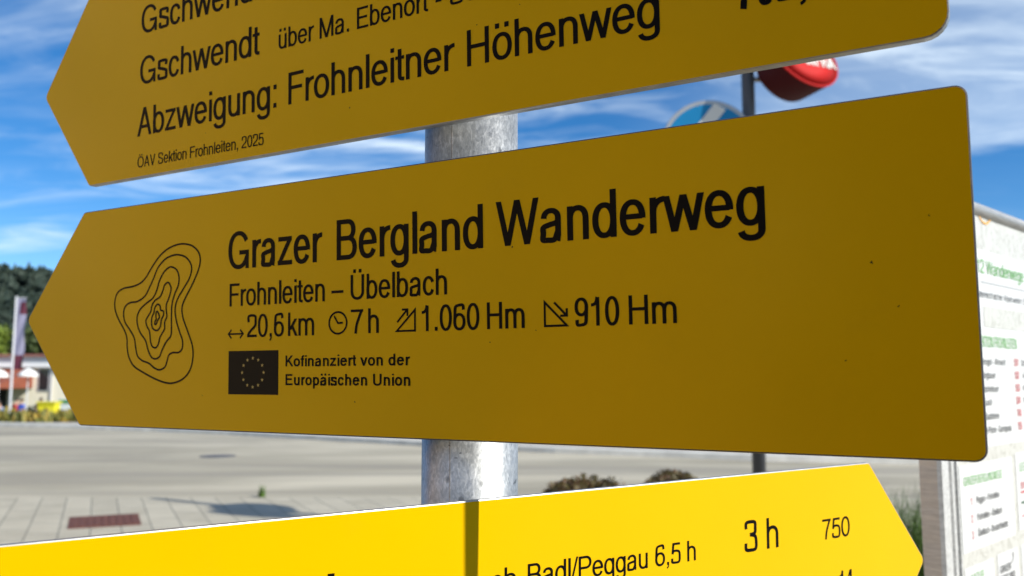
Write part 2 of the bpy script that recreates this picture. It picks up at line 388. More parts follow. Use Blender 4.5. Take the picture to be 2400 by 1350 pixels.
    if ch == '0': ring(5.5, 72, -1.5, 101); return 77.4, g
    if ch == '1': Rr(36, 0, 36 + S, 100); P(CR([(13, 73), (26, 75), (37, 83), (43, 100)])); return 77.4, g
    if ch == '2':
        P(CR([(7 + h, 66), (14, 90), (38, 101 - T / 2), (61, 90), (70 - h, 71), (60, 51), (37, 34), (15, 16), (8 + h, T * .6)])); Rr(5, 0, 71, T); return 77.4, g
    if ch == '3':
        P(CR([(8 + h, 73), (15, 92), (37, 101 - T / 2), (58, 92), (66 - h, 75), (57, 59), (33, 54)])); P(CR([(33, 54), (58, 48), (70 - h, 29), (60, 7.5), (37, T / 2 - 1), (14, 8), (6 + h, 28)])); return 77.4, g
    if ch == '4': Rr(46, 0, 46 + S, 100); Rr(4, 23, 73, 23 + T); D(12, 26, 48, 98, .85); return 77.4, g
    if ch == '5':
        Rr(16, 100 - T, 67, 100); P([(17 + h * .7, 98), (9 + h * .9, 46)], t=S); P(CR([(9 + h, 48), (22, 59), (40, 64 - T / 4), (60, 55), (71 - h, 33), (60, 8), (37, T / 2 - 1), (14, 8), (6 + h, 26)])); return 77.4, g
    if ch in '69':
        k0 = len(g); ring(6, 72, -1.5, 65); P(CR([(69 - h, 77), (58, 94), (41, 101 - T / 2), (19, 88), (7.5 + h, 56), (6.5 + h, 32)]))
        if ch == '9': g[k0:] = [[(77.4 - x, 99.5 - y) for x, y in q] for q in g[k0:]]
        return 77.4, g
    if ch == '7': Rr(6, 100 - T, 71, 100); P(CR([(69 - h, 96), (50, 68), (37, 36), (31, 0)])); return 77.4, g
    if ch == ',': Rr(12, 0, 12 + S, S); P(CR([(12 + S * .72, S * .5), (12 + S * .6, -8), (12, -16)]), s=S * .55, t=T * .6); return 38.7, g
    if ch == '.': Rr(12.5, 0, 12.5 + S, S); return 38.7, g
    if ch == ':': Rr(12.5, 0, 12.5 + S, S); Rr(12.5, X - S, 12.5 + S, X); return 38.7, g
    if ch == '/': D(3, -2, 36, 102, .75); return 38.7, g
    if ch == '-': Rr(6, 29, 40, 29 + T * 1.1); return 46.4, g
    if ch == '–': Rr(2, 30, 75, 30 + T); return 77.4, g
    if ch == '|': Rr(10, -20, 10 + S * .7, 105); return 31, g
    return 38.7, g
def text_polys(s, u0, u1, base, cap, weight=.130, thin=.111, track=-4.):
    """polygons of a text line whose ink runs from u0 to u1 (m) on baseline 'base' with cap height 'cap'"""
    xs = .8
    for _ in range(2):
        S = weight * 100 / xs; T = thin * 100
        x = 0; g = []
        for ch in s:
            adv, q = glyph(ch, S, T); g += [[(px + x, py) for px, py in pl] for pl in q]; x += adv + track
        lo = min(p[0] for pl in g for p in pl); hi = max(p[0] for pl in g for p in pl)
        xs = (u1 - u0) / (hi - lo) / (cap / 100)
    k = (u1 - u0) / (hi - lo)
    return [[(u0 + (px - lo) * k, base + py * cap / 100) for px, py in pl] for pl in g]
def lettering(parent, s, u0, u1, base, cap, mat, z=.00015, weight=.130, thin=.111, name='lettering', track=-4.):
    m = MB()
    for i, pl in enumerate(text_polys(s, u0, u1, base, cap, weight, thin, track)):
        zz = z + (i % 40) * 1.5e-6
        a = sum(pl[k][0] * pl[(k + 1) % len(pl)][1] - pl[(k + 1) % len(pl)][0] * pl[k][1] for k in range(len(pl)))
        if a < 0: pl = pl[::-1]
        m.poly([(x, y, zz) for x, y in pl])
    return m.build(name, mat, parent)
def mm(v): return v / 1000.
def strokes(parent, name, lines, w, mat, z=.00015):
    """line art: list of (points in mm, closed)"""
    m = MB()
    for k, (pts, closed) in enumerate(lines):
        for i, pl in enumerate(strip(pts, w, w, closed)): m.poly([(mm(x), mm(y), z + (i % 3 + k % 7 * 3) * 1.5e-6) for x, y in pl])
    return m.build(name, mat, parent)

# ------------------------------------------------------------------ yellow trail signs
def rounded(pts, rad, n=6):
    """rounded polygon outline (counter-clockwise)"""
    o = []; N = len(pts)
    for i in range(N):
        p = Vector(pts[i]).to_2d(); a = (Vector(pts[i - 1]).to_2d() - p); b = (Vector(pts[(i + 1) % N]).to_2d() - p)
        r = rad[i] if isinstance(rad, (list, tuple)) else rad
        ang = a.angle(b); t = r / math.tan(ang / 2); a.normalize(); b.normalize()
        c = p + (a + b).normalized() * (r / math.sin(ang / 2)); p0 = p + a * t; p1 = p + b * t
        a0 = math.atan2(*(p0 - c).yx); a1 = math.atan2(*(p1 - c).yx); d = (a1 - a0 + math.pi) % (2 * math.pi) - math.pi
        for k in range(n + 1): o.append((c.x + r * math.cos(a0 + d * k / n), c.y + r * math.sin(a0 + d * k / n)))
    return o
def inset(o, d):
    n = len(o); out = []
    for i in range(n):
        a, b, c = Vector(o[i - 1]), Vector(o[i]), Vector(o[(i + 1) % n])
        d1 = (b - a).normalized(); d2 = (c - b).normalized(); nn = (Vector((-d1.y, d1.x)) + Vector((-d2.y, d2.x))).normalized()
        k = max(.5, nn.dot(Vector((-d1.y, d1.x)))); out.append(tuple(b + nn * d / k))
    return out
def sign_root(name, label, O, u, v, group):
    u = Vector(u).normalized(); n = u.cross(Vector(v)).normalized(); v = n.cross(u)
    M = Matrix(((u.x, v.x, n.x, O[0]), (u.y, v.y, n.y, O[1]), (u.z, v.z, n.z, O[2]), (0, 0, 0, 1)))
    return thing(name, label, 'trail sign', group=group, matrix=M)
def sign_plate(root, outline, t=.004, bev=.0008, edge=None):
    m = MB(); n = len(outline)
    loops = [[(x, y, 0) for x, y in inset(outline, bev)], [(x, y, -bev * .3) for x, y in inset(outline, bev * .3)], [(x, y, -bev) for x, y in outline],
             [(x, y, -t + bev * .6) for x, y in outline], [(x, y, -t) for x, y in inset(outline, bev * .6)]]
    vs = [p for l in loops for p in l]; fs = []; mi = []
    m.mesh(vs, [tuple(range(n))], 0)
    fs = [((k) * n + i, (k + 1) * n + i, (k + 1) * n + (i + 1) % n, k * n + (i + 1) % n) for k in range(len(loops) - 1) for i in range(n)]
    for f in fs: m.f.append(f); m.m.append(1)
    m.f.append(tuple(reversed([(len(loops) - 1) * n + i for i in range(n)]))); m.m.append(1)
    return m.build('sign_plate', [YEL, edge or EDGE], root)
def sign_clamp(root, zc, vz):
    """steel band behind the plate that ties it to the post; built in world axes round the post axis"""
    m = MB(); Mi = root.matrix_world.inverted()
    prof = [(.0304, -.012), (.0318, -.012), (.0318, .012), (.0304, .012), (.0304, -.012)]
    T = Mi @ Matrix.Translation((POLE[0], POLE[1], zc)); n = 40
    vs = [T @ Vector((r * math.cos(2 * math.pi * i / n), r * math.sin(2 * math.pi * i / n), z)) for r, z in prof[:4] for i in range(n)]
    fs = [(k * n + i, k * n + (i + 1) % n, ((k + 1) % 4) * n + (i + 1) % n, ((k + 1) % 4) * n + i) for k in range(4) for i in range(n)]
    m.mesh(vs, fs); return m.build('clamp_band', FRAME, root)
POLE = (-.0263, .5461)
GRP = 'yellow hiking signs on the galvanised post'
H_ = .16698
# --- middle sign
mid = sign_root('trail_sign', 'shaded yellow arrow sign reading Grazer Bergland Wanderweg, middle of the post', (-.3359, .6759, 1.4631), (.8748, -.4845, .0006), (-.0147, -.0253, .9996), GRP)
bpy.context.view_layer.update()
sign_plate(mid, rounded([(-.0708, H_ / 2), (0, 0), (.6183, 0), (.6183, H_), (0, H_)], [.006, .005, .0055, .0055, .005]), t=.006, edge=SHADEDEDGE)
sign_clamp(mid, 1.53, 0)
lettering(mid, 'Grazer', .1601, .2451, .11157, .02602, INK, weight=.137, thin=.117)
lettering(mid, 'Bergland', .2572, .3668, .11157, .02602, INK, weight=.137, thin=.117)
lettering(mid, 'Wanderweg', .3755, .5280, .11157, .02602, INK, weight=.137, thin=.117)
lettering(mid, 'Frohnleiten – Übelbach', .1617, .3415, .08577, .0158, INK, weight=.130, thin=.111)
lettering(mid, '20,6', .1788, .2122, .0641, .0155, INK, weight=.130, thin=.111)
lettering(mid, 'km', .2159, .2385, .0641, .0155, INK, weight=.130, thin=.111)
lettering(mid, '7', .2688, .2787, .0643, .0152, INK, weight=.130, thin=.111)
lettering(mid, 'h', .2826, .2909, .0643, .0155, INK, weight=.130, thin=.111)
lettering(mid, '1.060', .3231, .3636, .0644, .0154, INK, weight=.130, thin=.111)
lettering(mid, 'Hm', .3687, .3933, .0644, .0154, INK, weight=.130, thin=.111)
lettering(mid, '910', .4242, .4502, .0644, .0154, INK, weight=.130, thin=.111)
lettering(mid, 'Hm', .4556, .4817, .0644, .0154, INK, weight=.130, thin=.111)
lettering(mid, 'Kofinanziert von der', .2139, .3143, .0441, .0072, INK, weight=.205, thin=.165, track=0)
lettering(mid, 'Europäischen Union', .2140, .3145, .0318, .0073, INK, weight=.205, thin=.165, track=0)
LOOPS = [
[(115.8,133.0),(124.1,130.8),(130.3,125.9),(132.1,120.0),(130.2,113.0),(124.7,103.8),(117.3,93.7),(114.0,87.1),(115.3,79.4),(121.3,67.8),(125.3,59.2),(126.0,50.8),(123.2,42.3),(116.5,36.2),(106.9,33.1),(98.5,33.1),(87.1,35.8),(72.4,41.1),(62.7,45.6),(57.2,52.1),(55.0,59.5),(54.5,66.5),(51.3,72.6),(44.9,80.3),(40.4,88.0),(39.8,95.1),(42.7,101.1),(49.5,104.1),(60.1,105.0),(69.1,107.3),(74.9,111.4),(81.3,118.5),(89.1,125.8),(97.6,130.6),(107.4,133.0)],
[(109.0,125.6),(116.7,123.5),(121.6,119.3),(123.4,114.4),(121.2,107.8),(115.1,100.5),(109.0,93.1),(106.8,86.4),(108.0,78.7),(111.6,70.0),(115.0,63.2),(114.7,57.5),(111.3,54.9),(105.0,54.8),(100.9,53.0),(99.1,48.7),(96.8,44.4),(91.2,42.5),(85.4,44.0),(79.5,47.4),(72.2,49.4),(66.9,52.9),(64.5,59.4),(62.8,66.3),(57.3,72.9),(51.9,78.6),(50.1,85.6),(52.3,90.6),(57.5,92.9),(65.7,93.5),(73.8,97.1),(78.7,103.3),(83.7,110.9),(87.8,117.6),(94.9,123.0),(101.9,125.3)],
[(102.1,117.2),(107.8,114.6),(110.3,109.4),(109.8,103.6),(106.1,97.1),(103.5,90.4),(103.0,81.8),(103.2,72.1),(102.6,66.9),(97.8,62.6),(93.7,56.9),(90.9,52.1),(86.7,50.5),(82.3,51.8),(78.6,56.7),(75.4,64.1),(69.4,70.1),(66.2,76.1),(65.6,82.1),(68.9,87.4),(75.4,91.6),(82.6,95.2),(86.8,100.9),(89.5,107.6),(93.7,113.3),(97.9,116.2)],
[(98.9,105.9),(101.3,103.6),(102.1,100.2),(99.9,94.5),(97.4,89.7),(97.5,84.9),(98.1,81.0),(96.0,77.2),(95.9,72.3),(93.4,69.0),(90.9,65.7),(89.3,60.9),(86.5,58.6),(82.8,59.8),(80.8,64.0),(79.6,70.8),(76.6,74.8),(75.5,78.8),(77.9,82.2),(80.7,85.5),(81.6,89.4),(84.8,93.2),(90.5,95.9),(93.3,100.1),(95.3,104.4)],
[(88.5,90.4),(90.7,89.0),(91.2,86.3),(94.4,85.0),(94.5,82.1),(92.4,79.2),(91.4,74.4),(89.0,71.7),(86.1,71.4),(82.9,73.2),(81.6,77.6),(82.2,81.5),(84.1,84.4),(84.7,87.3),(86.4,89.7)],
[(87.7,85.2),(89.4,83.2),(90.2,80.8),(88.8,79.3),(87.7,77.4),(86.7,75.9),(85.3,76.0),(85.3,77.5),(86.6,79.4),(86.3,81.9),(86.5,84.3)]]
strokes(mid, 'contour_emblem', [(CR(l, 5, True), True) for l in LOOPS], 1.32, INK)
strokes(mid, 'distance_symbol', [([(161.2, 66.7), (174.8, 66.7)], False), ([(163.9, 69.6), (161.0, 66.7), (163.9, 63.8)], False), ([(172.1, 69.6), (175.0, 66.7), (172.1, 63.8)], False)], 1.2, INK)
strokes(mid, 'clock_symbol', [([(258.3 + 7.2 * math.cos(R(a)), 71.5 + 6.9 * math.sin(R(a))) for a in range(0, 360, 8)], True), ([(255.2, 76.0), (258.4, 71.3), (262.4, 71.5)], False)], 1.3, INK)
strokes(mid, 'ascent_symbol', [([(304.6, 65.0), (318.2, 65.0), (318.2, 77.6)], True), ([(305.0, 70.4), (312.2, 77.6)], False), ([(308.6, 78.0), (312.6, 78.0), (312.6, 74.0)], False)], 1.3, INK)
strokes(mid, 'descent_symbol', [([(406.0, 78.3), (406.0, 65.1), (419.4, 65.1)], True), ([(411.9, 78.0), (419.2, 70.7)], False), ([(419.5, 74.5), (419.5, 70.5), (415.5, 70.5)], False)], 1.3, INK)
fl = MB(); fl.poly([(mm(x), mm(y), .00014) for x, y in ((161.4, 25.4), (207.5, 25.4), (207.5, 55.0), (161.4, 55.0))]); flag = fl.build('flag_emblem', FLAGINK, mid)
st = MB()
for k in range(12):
    a = R(30 * k); cx_, cy_ = 184.45 + 9.95 * math.sin(a), 40.2 + 9.75 * math.cos(a)
    pts = [(cx_ + (1.35 if i % 2 == 0 else .53) * math.sin(R(36 * i)), cy_ + (1.35 if i % 2 == 0 else .53) * math.cos(R(36 * i))) for i in range(10)]
    st.poly([(mm(x), mm(y), .00022) for x, y in reversed(pts)])
st.build('star_ring', STARINK, flag)
# --- top sign
top = sign_root('trail_sign', 'yellow arrow sign naming Gschwendt and Frohnleitner Höhenweg, topmost on the post', (-.3421, .6845, 1.6538), (.8683, -.4961, .0012), (-.0143, -.0226, .9996), GRP)
bpy.context.view_layer.update()
sign_plate(top, rounded([(-.0632, H_ / 2), (0, 0), (.6225, 0), (.6225, H_), (0, H_)], [.006, .005, .011, .011, .005]), t=.0055)
sign_clamp(top, 1.73, 0)
lettering(top, 'Abzweigung:', .0589, .2065, .0323, .0224, INK)
lettering(top, 'Frohnleitner', .2176, .3544, .0323, .0224, INK)
lettering(top, 'Höhenweg', .3634, .4854, .0323, .0224, INK)
lettering(top, 'Gschwendt', .0609, .1899, .0731, .0220, INK)
lettering(top, 'über Ma. Ebenort', .2081, .3351, .0731, .0144, INK)
lettering(top, '- Sc', .3406, .3708, .0731, .0144, INK)
lettering(top, 'Gschwendt', .0613, .1903, .1138, .0220, INK)
lettering(top, 'ÖAV Sektion Frohnleiten, 2025', .0600, .1945, .0077, .0086, INK, weight=.122)
lettering(top, '703,', .5265, .5612, .0318, .0222, INK, weight=.15, thin=.12)
# --- bottom sign (origin at its upper right corner)
low = sign_root('trail_sign', 'sunlit yellow arrow sign reading 3 h and 750, pointing right, lowest on the post', (.2839, .6958, 1.4329), (.8495, .5276, .0084), (.0038, -.0221, .9997), GRP)
bpy.context.view_layer.update()
sign_plate(low, rounded([(.0688, -H_ / 2), (0, 0), (-.6183, 0), (-.6183, -H_), (0, -H_)], [.006, .005, .0055, .0055, .005]), t=.003)
sign_clamp(low, 1.36, 0)
lettering(low, 'nach', -.3675, -.3312, -.0539, .0135, INK, weight=.130, thin=.111)
lettering(low, 'Badl/Peggau', -.3230, -.2302, -.0539, .0135, INK, weight=.130, thin=.111)
lettering(low, '6,5 h', -.2238, -.1879, -.0539, .0135, INK, weight=.130, thin=.111)
lettering(low, '3 h', -.1413, -.1066, -.0541, .0216, INK, weight=.122)
lettering(low, '750', -.0581, -.0262, -.0542, .0150, INK, weight=.122)
lettering(low, '14', -.0400, -.0240, -.0945, .0150, INK, weight=.122)
lettering(low, 'l', -.4468, -.4431, -.0570, .0264, INK)

# --- galvanised post
post = thing('sign_post', 'galvanised round steel post that carries the three yellow signs', 'post', (POLE[0], POLE[1], 0))
m = MB(); m.lathe([(.030, 0), (.030, 1.88)], 96); pb = m.build('post_tube', GALV, post)
for p_ in pb.data.polygons: p_.use_smooth = len(p_.vertices) == 4
m = MB(); m.lathe([(.0312, 1.87), (.0312, 1.884), (.026, 1.894), (.012, 1.899), (0.0001, 1.9)], 48); m.build('post_cap', FRAME, post, True)
va = math.atan2(POLE[0], POLE[1]); 
def on_post(deg, r, z): # deg right of the direction that faces the photographer
    a = R(-90 + deg) - va; return Vector((r * math.cos(a), r * math.sin(a), z))
m = MB()
for k in range(60):
    z0, z1 = k * .0313, (k + 1) * .0313
    w0, w1 = 1.1 + .5 * noise.noise((0, 0, k * .9)), 1.1 + .5 * noise.noise((0, 0, (k + 1) * .9)); dd0, dd1 = .5 * noise.noise((4, 0, k * .7)), .5 * noise.noise((4, 0, (k + 1) * .7))
    for a, b, ra, rb in ((-1, 0, .02990, .03008), (0, 1, .03008, .02990)):
        m.poly([on_post(-23 + dd0 + a * w0, ra, z0), on_post(-23 + dd0 + b * w0, rb, z0), on_post(-23 + dd1 + b * w1, rb, z1), on_post(-23 + dd1 + a * w1, ra, z1)])
m.build('weld_seam', GALV, post)
bz = on_post(1.5, .0296, 1.629); nn_ = Vector((bz.x, bz.y, 0)).normalized()
BM = Matrix.Translation(bz) @ nn_.to_track_quat('Z', 'Y').to_matrix().to_4x4()
m = MB(); m.lathe([(.0052, 0), (.0052, .0014), (.0044, .0027), (.0025, .0034), (.0001, .0036)], 24, 0, BM); m.build('bolt_head', GALV, post, True)

# ------------------------------------------------------------------ ground
def gz(x, y): 
    t = min(1, max(0, (y - 31.5) / 14)); d = -1.5 * t * t * (3 - 2 * t)
    t2 = min(1, max(0, (y - 75) / 300)); return d + 40 * t2 * t2
def sheet(name, xs, ys, zf, mat, kind='structure'):
    m = MB(); nx, ny = len(xs), len(ys)
    m.mesh([(x, y, zf(x, y)) for y in ys for x in xs], [(j * nx + i, j * nx + i + 1, (j + 1) * nx + i + 1, (j + 1) * nx + i) for j in range(ny - 1) for i in range(nx - 1)])
    return tag(m.build(name, mat, None, True), kind=kind)
GRASS = leafy('meadow_grass', (.035, .06, .012), (.10, .13, .03), .9, .5, .6)
rng = lambda a, b, n: [a + (b - a) * i / n for i in range(n + 1)]
sheet('ground', rng(-420, 420, 42), rng(-60, 30, 6) + rng(32, 80, 16) + rng(90, 480, 14), lambda x, y: gz(x, y) - .012, GRASS)
def flat_poly(name, pts, z, mat):
    m = MB(); m.poly([(x, y, z) for x, y in pts]); return tag(m.build(name, mat), kind='structure')
flat_poly('road', [(-60, 11.0), (60, 11.0), (60, 28.6), (-8, 28.6), (-16, 27.9), (-60, 26)], -.004, ASPH)
flat_poly('pavement', [(-40, -8), (40, -8), (40, 11.06), (-40, 11.06)], 0, SLAB)
# far kerb with the plaza behind it
kc = [(-16.5, 27.2), (-13, 25.8), (-10, 24.4), (-7.43, 22.9), (-4.6, 21.0), (-1.87, 19.1), (.85, 17.4), (4.5, 15.8), (9, 14.7), (16, 14.1), (30, 13.8), (60, 13.7)]
KERB = plain('pale_kerb_stone', (.62, .60, .54), .85, 0, .15, 3)
m = MB()
kn = []
for i, p in enumerate(kc):
    a, b = Vector(kc[max(0, i - 1)]), Vector(kc[min(len(kc) - 1, i + 1)]); d = (b - a).normalized(); kn.append(Vector((-d.y, d.x)))
for i in range(len(kc) - 1):
    a, b = Vector(kc[i]), Vector(kc[i + 1]); na, nb = kn[i], kn[i + 1]
    if na.y < 0: na, nb = -na, -nb
    q = lambda p, n, w, z: (p.x + n.x * w, p.y + n.y * w, z)
    m.poly([q(a, na, 0, -.01), q(b, nb, 0, -.01), q(b, nb, .02, .10), q(a, na, .02, .10)]); m.poly([q(a, na, .02, .10), q(b, nb, .02, .10), q(b, nb, .42, .102), q(a, na, .42, .102)]); m.poly([q(a, na, .42, .102), q(b, nb, .42, .102), q(b, nb, .42, -.01), q(a, na, .42, -.01)])
tag(m.build('kerb', KERB), kind='structure')
PLAZA = plain('grey_plaza_asphalt', (.38, .35, .295), .9, 0, .2, .6)
flat_poly('far_pavement', [(x + n.x * .4, y + n.y * .4) for (x, y), n in zip(kc, kn)] + [(60, 28.4), (-8, 28.4)], .085, PLAZA)

# drain cover, manhole
RUST = plain('rusty_cast_iron', (.135, .048, .030), .8, 0, .25, 14)
IRON = plain('grey_cast_iron', (.10, .10, .105), .7, 0, .2, 10)
dx = Vector((.90, .36)).normalized(); dy = Vector((-.43, .90)).normalized()
c0 = Vector((-4.28, 9.26))
cov_ = thing('drain_cover', 'rusty brown square cover set in the paving', 'drain cover', (c0.x, c0.y, 0))
m = MB(); M2 = Matrix(((dx.x, dy.x, 0, 0), (dx.y, dy.y, 0, 0), (0, 0, 1, 0), (0, 0, 0, 1)))
m.box(-.34, -.40, -.02, .34, .40, .006, 0, M2); m.build('frame', RUST, cov_)
m = MB()
for i in range(-4, 5): m.box(i * .07 - .022, -.36, .006, i * .07 + .022, .36, .012, 0, M2)
m.build('grating', RUST, cov_)
m = MB(); m.lathe([(.34, -.02), (.34, .003), (.30, .005), (.0001, .006)], 32); mh = m.build('manhole_cover', IRON); mh.location = (-5.65, 16.8, 0)
tag(mh, 'dark round manhole cover in the pale asphalt road', 'manhole cover')

# ------------------------------------------------------------------ foliage helpers
def leaf_cloud(m, blobs, n, size, rnd, mi=0, shell=.4):
    tot = sum(b[3] * b[4] * b[5] for b in blobs)
    for b in blobs:
        k = max(4, int(n * b[3] * b[4] * b[5] / tot))
        for _ in range(k):
            d = Vector((rnd.gauss(0, 1), rnd.gauss(0, 1), rnd.gauss(0, 1))).normalized() * (rnd.random() ** shell)
            c = Vector((b[0] + d.x * b[3], b[1] + d.y * b[4], b[2] + d.z * b[5]))
            a = Vector((rnd.gauss(0, 1), rnd.gauss(0, 1), rnd.gauss(0, .6))).normalized(); e = a.orthogonal().normalized(); e.rotate(Matrix.Rotation(rnd.random() * 6.3, 3, a))
            s = size * (.6 + .8 * rnd.random()); f = a.cross(e)
            m.poly([c - e * s, c + f * s * .5, c + e * s, c - f * s * .5], mi)
BARK = plain('grey_brown_bark', (.10, .075, .055), .9, 0, .3, 6)
def tree(name, label, cat, x, y, h, cr, lmat, seed, group=None, n=2600, leaf=.28, trunk=.3, lobes=11):
    rnd = random.Random(seed); z = gz(x, y); t = thing(name, label, cat, (x, y, z), group=group)
    m = MB(); pts = [(0, 0, -.2), (.1, .05, h * trunk), (-.05, .1, h * .62), (.05, 0, h * .9)]
    m.tube(pts, [h * .03, h * .024, h * .014, h * .004], 10); 
    for k in range(6):
        a = k * 1.05 + rnd.random(); z0 = h * (trunk + .08 * k); m.tube([(0, 0, z0), (math.cos(a) * cr * .4, math.sin(a) * cr * .4, z0 + h * .10), (math.cos(a) * cr * .8, math.sin(a) * cr * .8, z0 + h * .16)], [h * .012, h * .008, h * .003], 6)
    m.build('trunk', BARK, t, True)
    blobs = []
    for k in range(lobes):
        a = rnd.random() * 6.28; q = rnd.random(); zc = h * (trunk + .14 + (.82 - trunk) * q); rr = cr * (.72 - .5 * q) * rnd.random() ** .5
        s = cr * (.34 + .25 * rnd.random()); blobs.append((math.cos(a) * rr, math.sin(a) * rr, zc, s, s, s * .8))
    m = MB(); leaf_cloud(m, blobs, n, leaf, rnd); m.build('crown', lmat, t); return t
L_DARK = leafy('dark_conifer_green', (.008, .020, .010), (.030, .055, .026), .7, .6, .5)
L_MID = leafy('mid_green_leaves', (.018, .035, .008), (.075, .105, .025), .65, .55, .8)
L_LIGHT = leafy('bright_green_leaves', (.06, .10, .010), (.21, .28, .03), .6, .55, 1.0)

# ------------------------------------------------------------------ bushes and grass behind the lowest sign
B_LEAF = leafy('olive_red_shrub_leaves', (.048, .038, .009), (.125, .098, .026), .6, .5, 9, (.125, .055, .025))
def bush(x, y, r, top_, seed, label):
    rnd = random.Random(seed); t = thing('shrub', label, 'shrub', (x, y, 0), group='rounded shrubs behind the lowest sign')
    m = MB()
    for k in range(9):
        a = k * .7; m.tube([(0, 0, 0), (math.cos(a) * r * .3, math.sin(a) * r * .3, top_ * .35), (math.cos(a) * r * .6, math.sin(a) * r * .6, top_ * .7)], [.012, .008, .004], 6)
    m.build('stems', BARK, t, True)
    m = MB(); bl = [(0, 0, top_ - .37, r * 1.12, r * 1.12, .34)]
    for k in range(10):
        a = rnd.random() * 6.28; bl.append((math.cos(a) * r * .62, math.sin(a) * r * .62, top_ - .42 + .16 * rnd.random(), r * .5, r * .5, .24))
    leaf_cloud(m, bl, 12000, .019, rnd, 0, .22); m.build('foliage', B_LEAF, t); return t
bush(.50, 6.0, .31, .87, 3, 'rounded olive shrub with reddish tips, between the post and the other small shrub')
bush(1.22, 6.6, .28, .84, 5, 'rounded olive shrub directly left of the dark traffic sign pole')
bush(-.13, 5.6, .23, .80, 8, 'rounded shrub mostly hidden behind the galvanised post')
GR = leafy('tall_grass_blades', (.030, .062, .006), (.10, .19, .020), .6, .5, 5)
def grass_tuft(name, label, x, y, r, hgt, n, seed, group=None, mat=None):
    rnd = random.Random(seed); m = MB()
    for _ in range(n):
        a = rnd.random() * 6.28; q = r * math.sqrt(rnd.random()); bx, by = math.cos(a) * q, math.sin(a) * q
        hh = hgt * (.45 + .55 * rnd.random() ** 1.5); lean = Vector((rnd.gauss(0, .22), rnd.gauss(0, .22))) * hh; w = .005 + .005 * rnd.random(); wd = Vector((math.cos(a + 1.3), math.sin(a + 1.3)))
        prev = None
        for k in range(5):
            t_ = k / 4; c = Vector((bx + lean.x * t_ * t_, by + lean.y * t_ * t_, hh * t_ * (1 - .12 * t_))); ww = w * (1 - t_ * .95)
            cur = ((c.x - wd.x * ww, c.y - wd.y * ww, c.z), (c.x + wd.x * ww, c.y + wd.y * ww, c.z))
            if prev: m.poly([prev[0], prev[1], cur[1], cur[0]])
            prev = cur
    o = m.build(name, mat or GR); o.location = (x, y, 0); return tag(o, label, 'grass clump', group)
grass_tuft('grass_clump', 'tall green grass clump growing beside the information board post', 2.20, 5.0, .45, 1.0, 3200, 4, 'grass clumps by the board')
grass_tuft('grass_clump', 'low dark grass clump at the foot of the board post', 1.80, 3.9, .32, .72, 3000, 14, 'grass clumps by the board')
SOIL = plain('bed_soil', (.055, .045, .03), .95, 0, .3, 12)
flat_poly('planting_bed', [(-.6, 5.1), (.4, 4.9), (1.3, 3.4), (3.4, 3.5), (3.6, 5.6), (1.75, 7.0), (-.4, 6.3)], .004, SOIL)
wd_ = grass_tuft('weed', 'small green weed growing alone at the edge of the paving', -3.17, 11.12, .05, .19, 60, 21)
wd_['category'] = 'weed'

# ------------------------------------------------------------------ traffic sign pole with its two signs
PX_, PY_ = 2.06, 7.3
PGREY = plain('grey_painted_steel', (.07, .075, .085), .5, .1, .1, 5)
tp = thing('traffic_sign_pole', 'dark grey traffic sign pole standing beyond the yellow signs', 'pole', (PX_, PY_, 0))
m = MB(); m.lathe([(.056, 0), (.056, 5.05), (.046, 5.07), (.0001, 5.08)], 32); m.build('pole_tube', PGREY, tp, True)
m = MB(); m.lathe([(.11, 0), (.11, .012), (.08, .03), (.059, .06)], 32); m.build('base_collar', PGREY, tp, True)
BLUE = plain('blue_sign_face', (.005, .19, .42), .45, 0, .05, 3, .3)
WHITE = plain('white_sign_face', (.64, .63, .58), .45, 0, .04, 3)
RED = plain('red_enamel', (.50, .020, .018), .65, 0, .05, 3, .12)
RIM = plain('grey_sign_rim', (.42, .42, .42), .45, .5, .1, 6)
def facing(loc, yaw_, tilt_=0):  # local Z = face normal; yaw measured from -Y towards +X
    n = Vector((math.sin(R(yaw_)), -math.cos(R(yaw_)), 0)); u = Vector((math.cos(R(yaw_)), math.sin(R(yaw_)), 0)); v = Vector((0, 0, 1))
    M = Matrix(((u.x, v.x, n.x, loc[0]), (u.y, v.y, n.y, loc[1]), (u.z, v.z, n.z, loc[2]), (0, 0, 0, 1)))
    return M
BR = .40
bs = thing('traffic_sign', 'round blue traffic sign with a white diagonal bar on the dark grey pole', 'traffic sign', matrix=facing((1.68, 7.19, 3.46), -4))
m = MB(); m.lathe([(BR - .03, -.012), (BR, -.012), (BR + .004, .008), (BR - .004, .010), (BR - .028, .004), (.0001, .004)], 64); m.build('rim', RIM, bs, True)
m = MB(); n_ = 64
m.poly([((BR - .03) * math.cos(2 * math.pi * i / n_), (BR - .03) * math.sin(2 * math.pi * i / n_), .007) for i in range(n_)]); m.build('blue_face', BLUE, bs)
m = MB(); a_ = R(52); e1 = Vector((math.cos(a_), math.sin(a_))); e2 = Vector((-e1.y, e1.x))
def bp(a, b): q = e1 * a + e2 * (b + .135); return (q.x, q.y, .010)
m.poly([bp(-.20, -.055), bp(.345, -.055), bp(.33, .055), bp(-.20, .055)]); m.poly([bp(-.33, -.03), bp(-.17, -.19), bp(-.17, .13)]); m.build('white_arrow', WHITE, bs)
m = MB(); m.box(-.10, -.03, -.05, .36, .03, -.0125); m.build('bracket', RIM, bs)
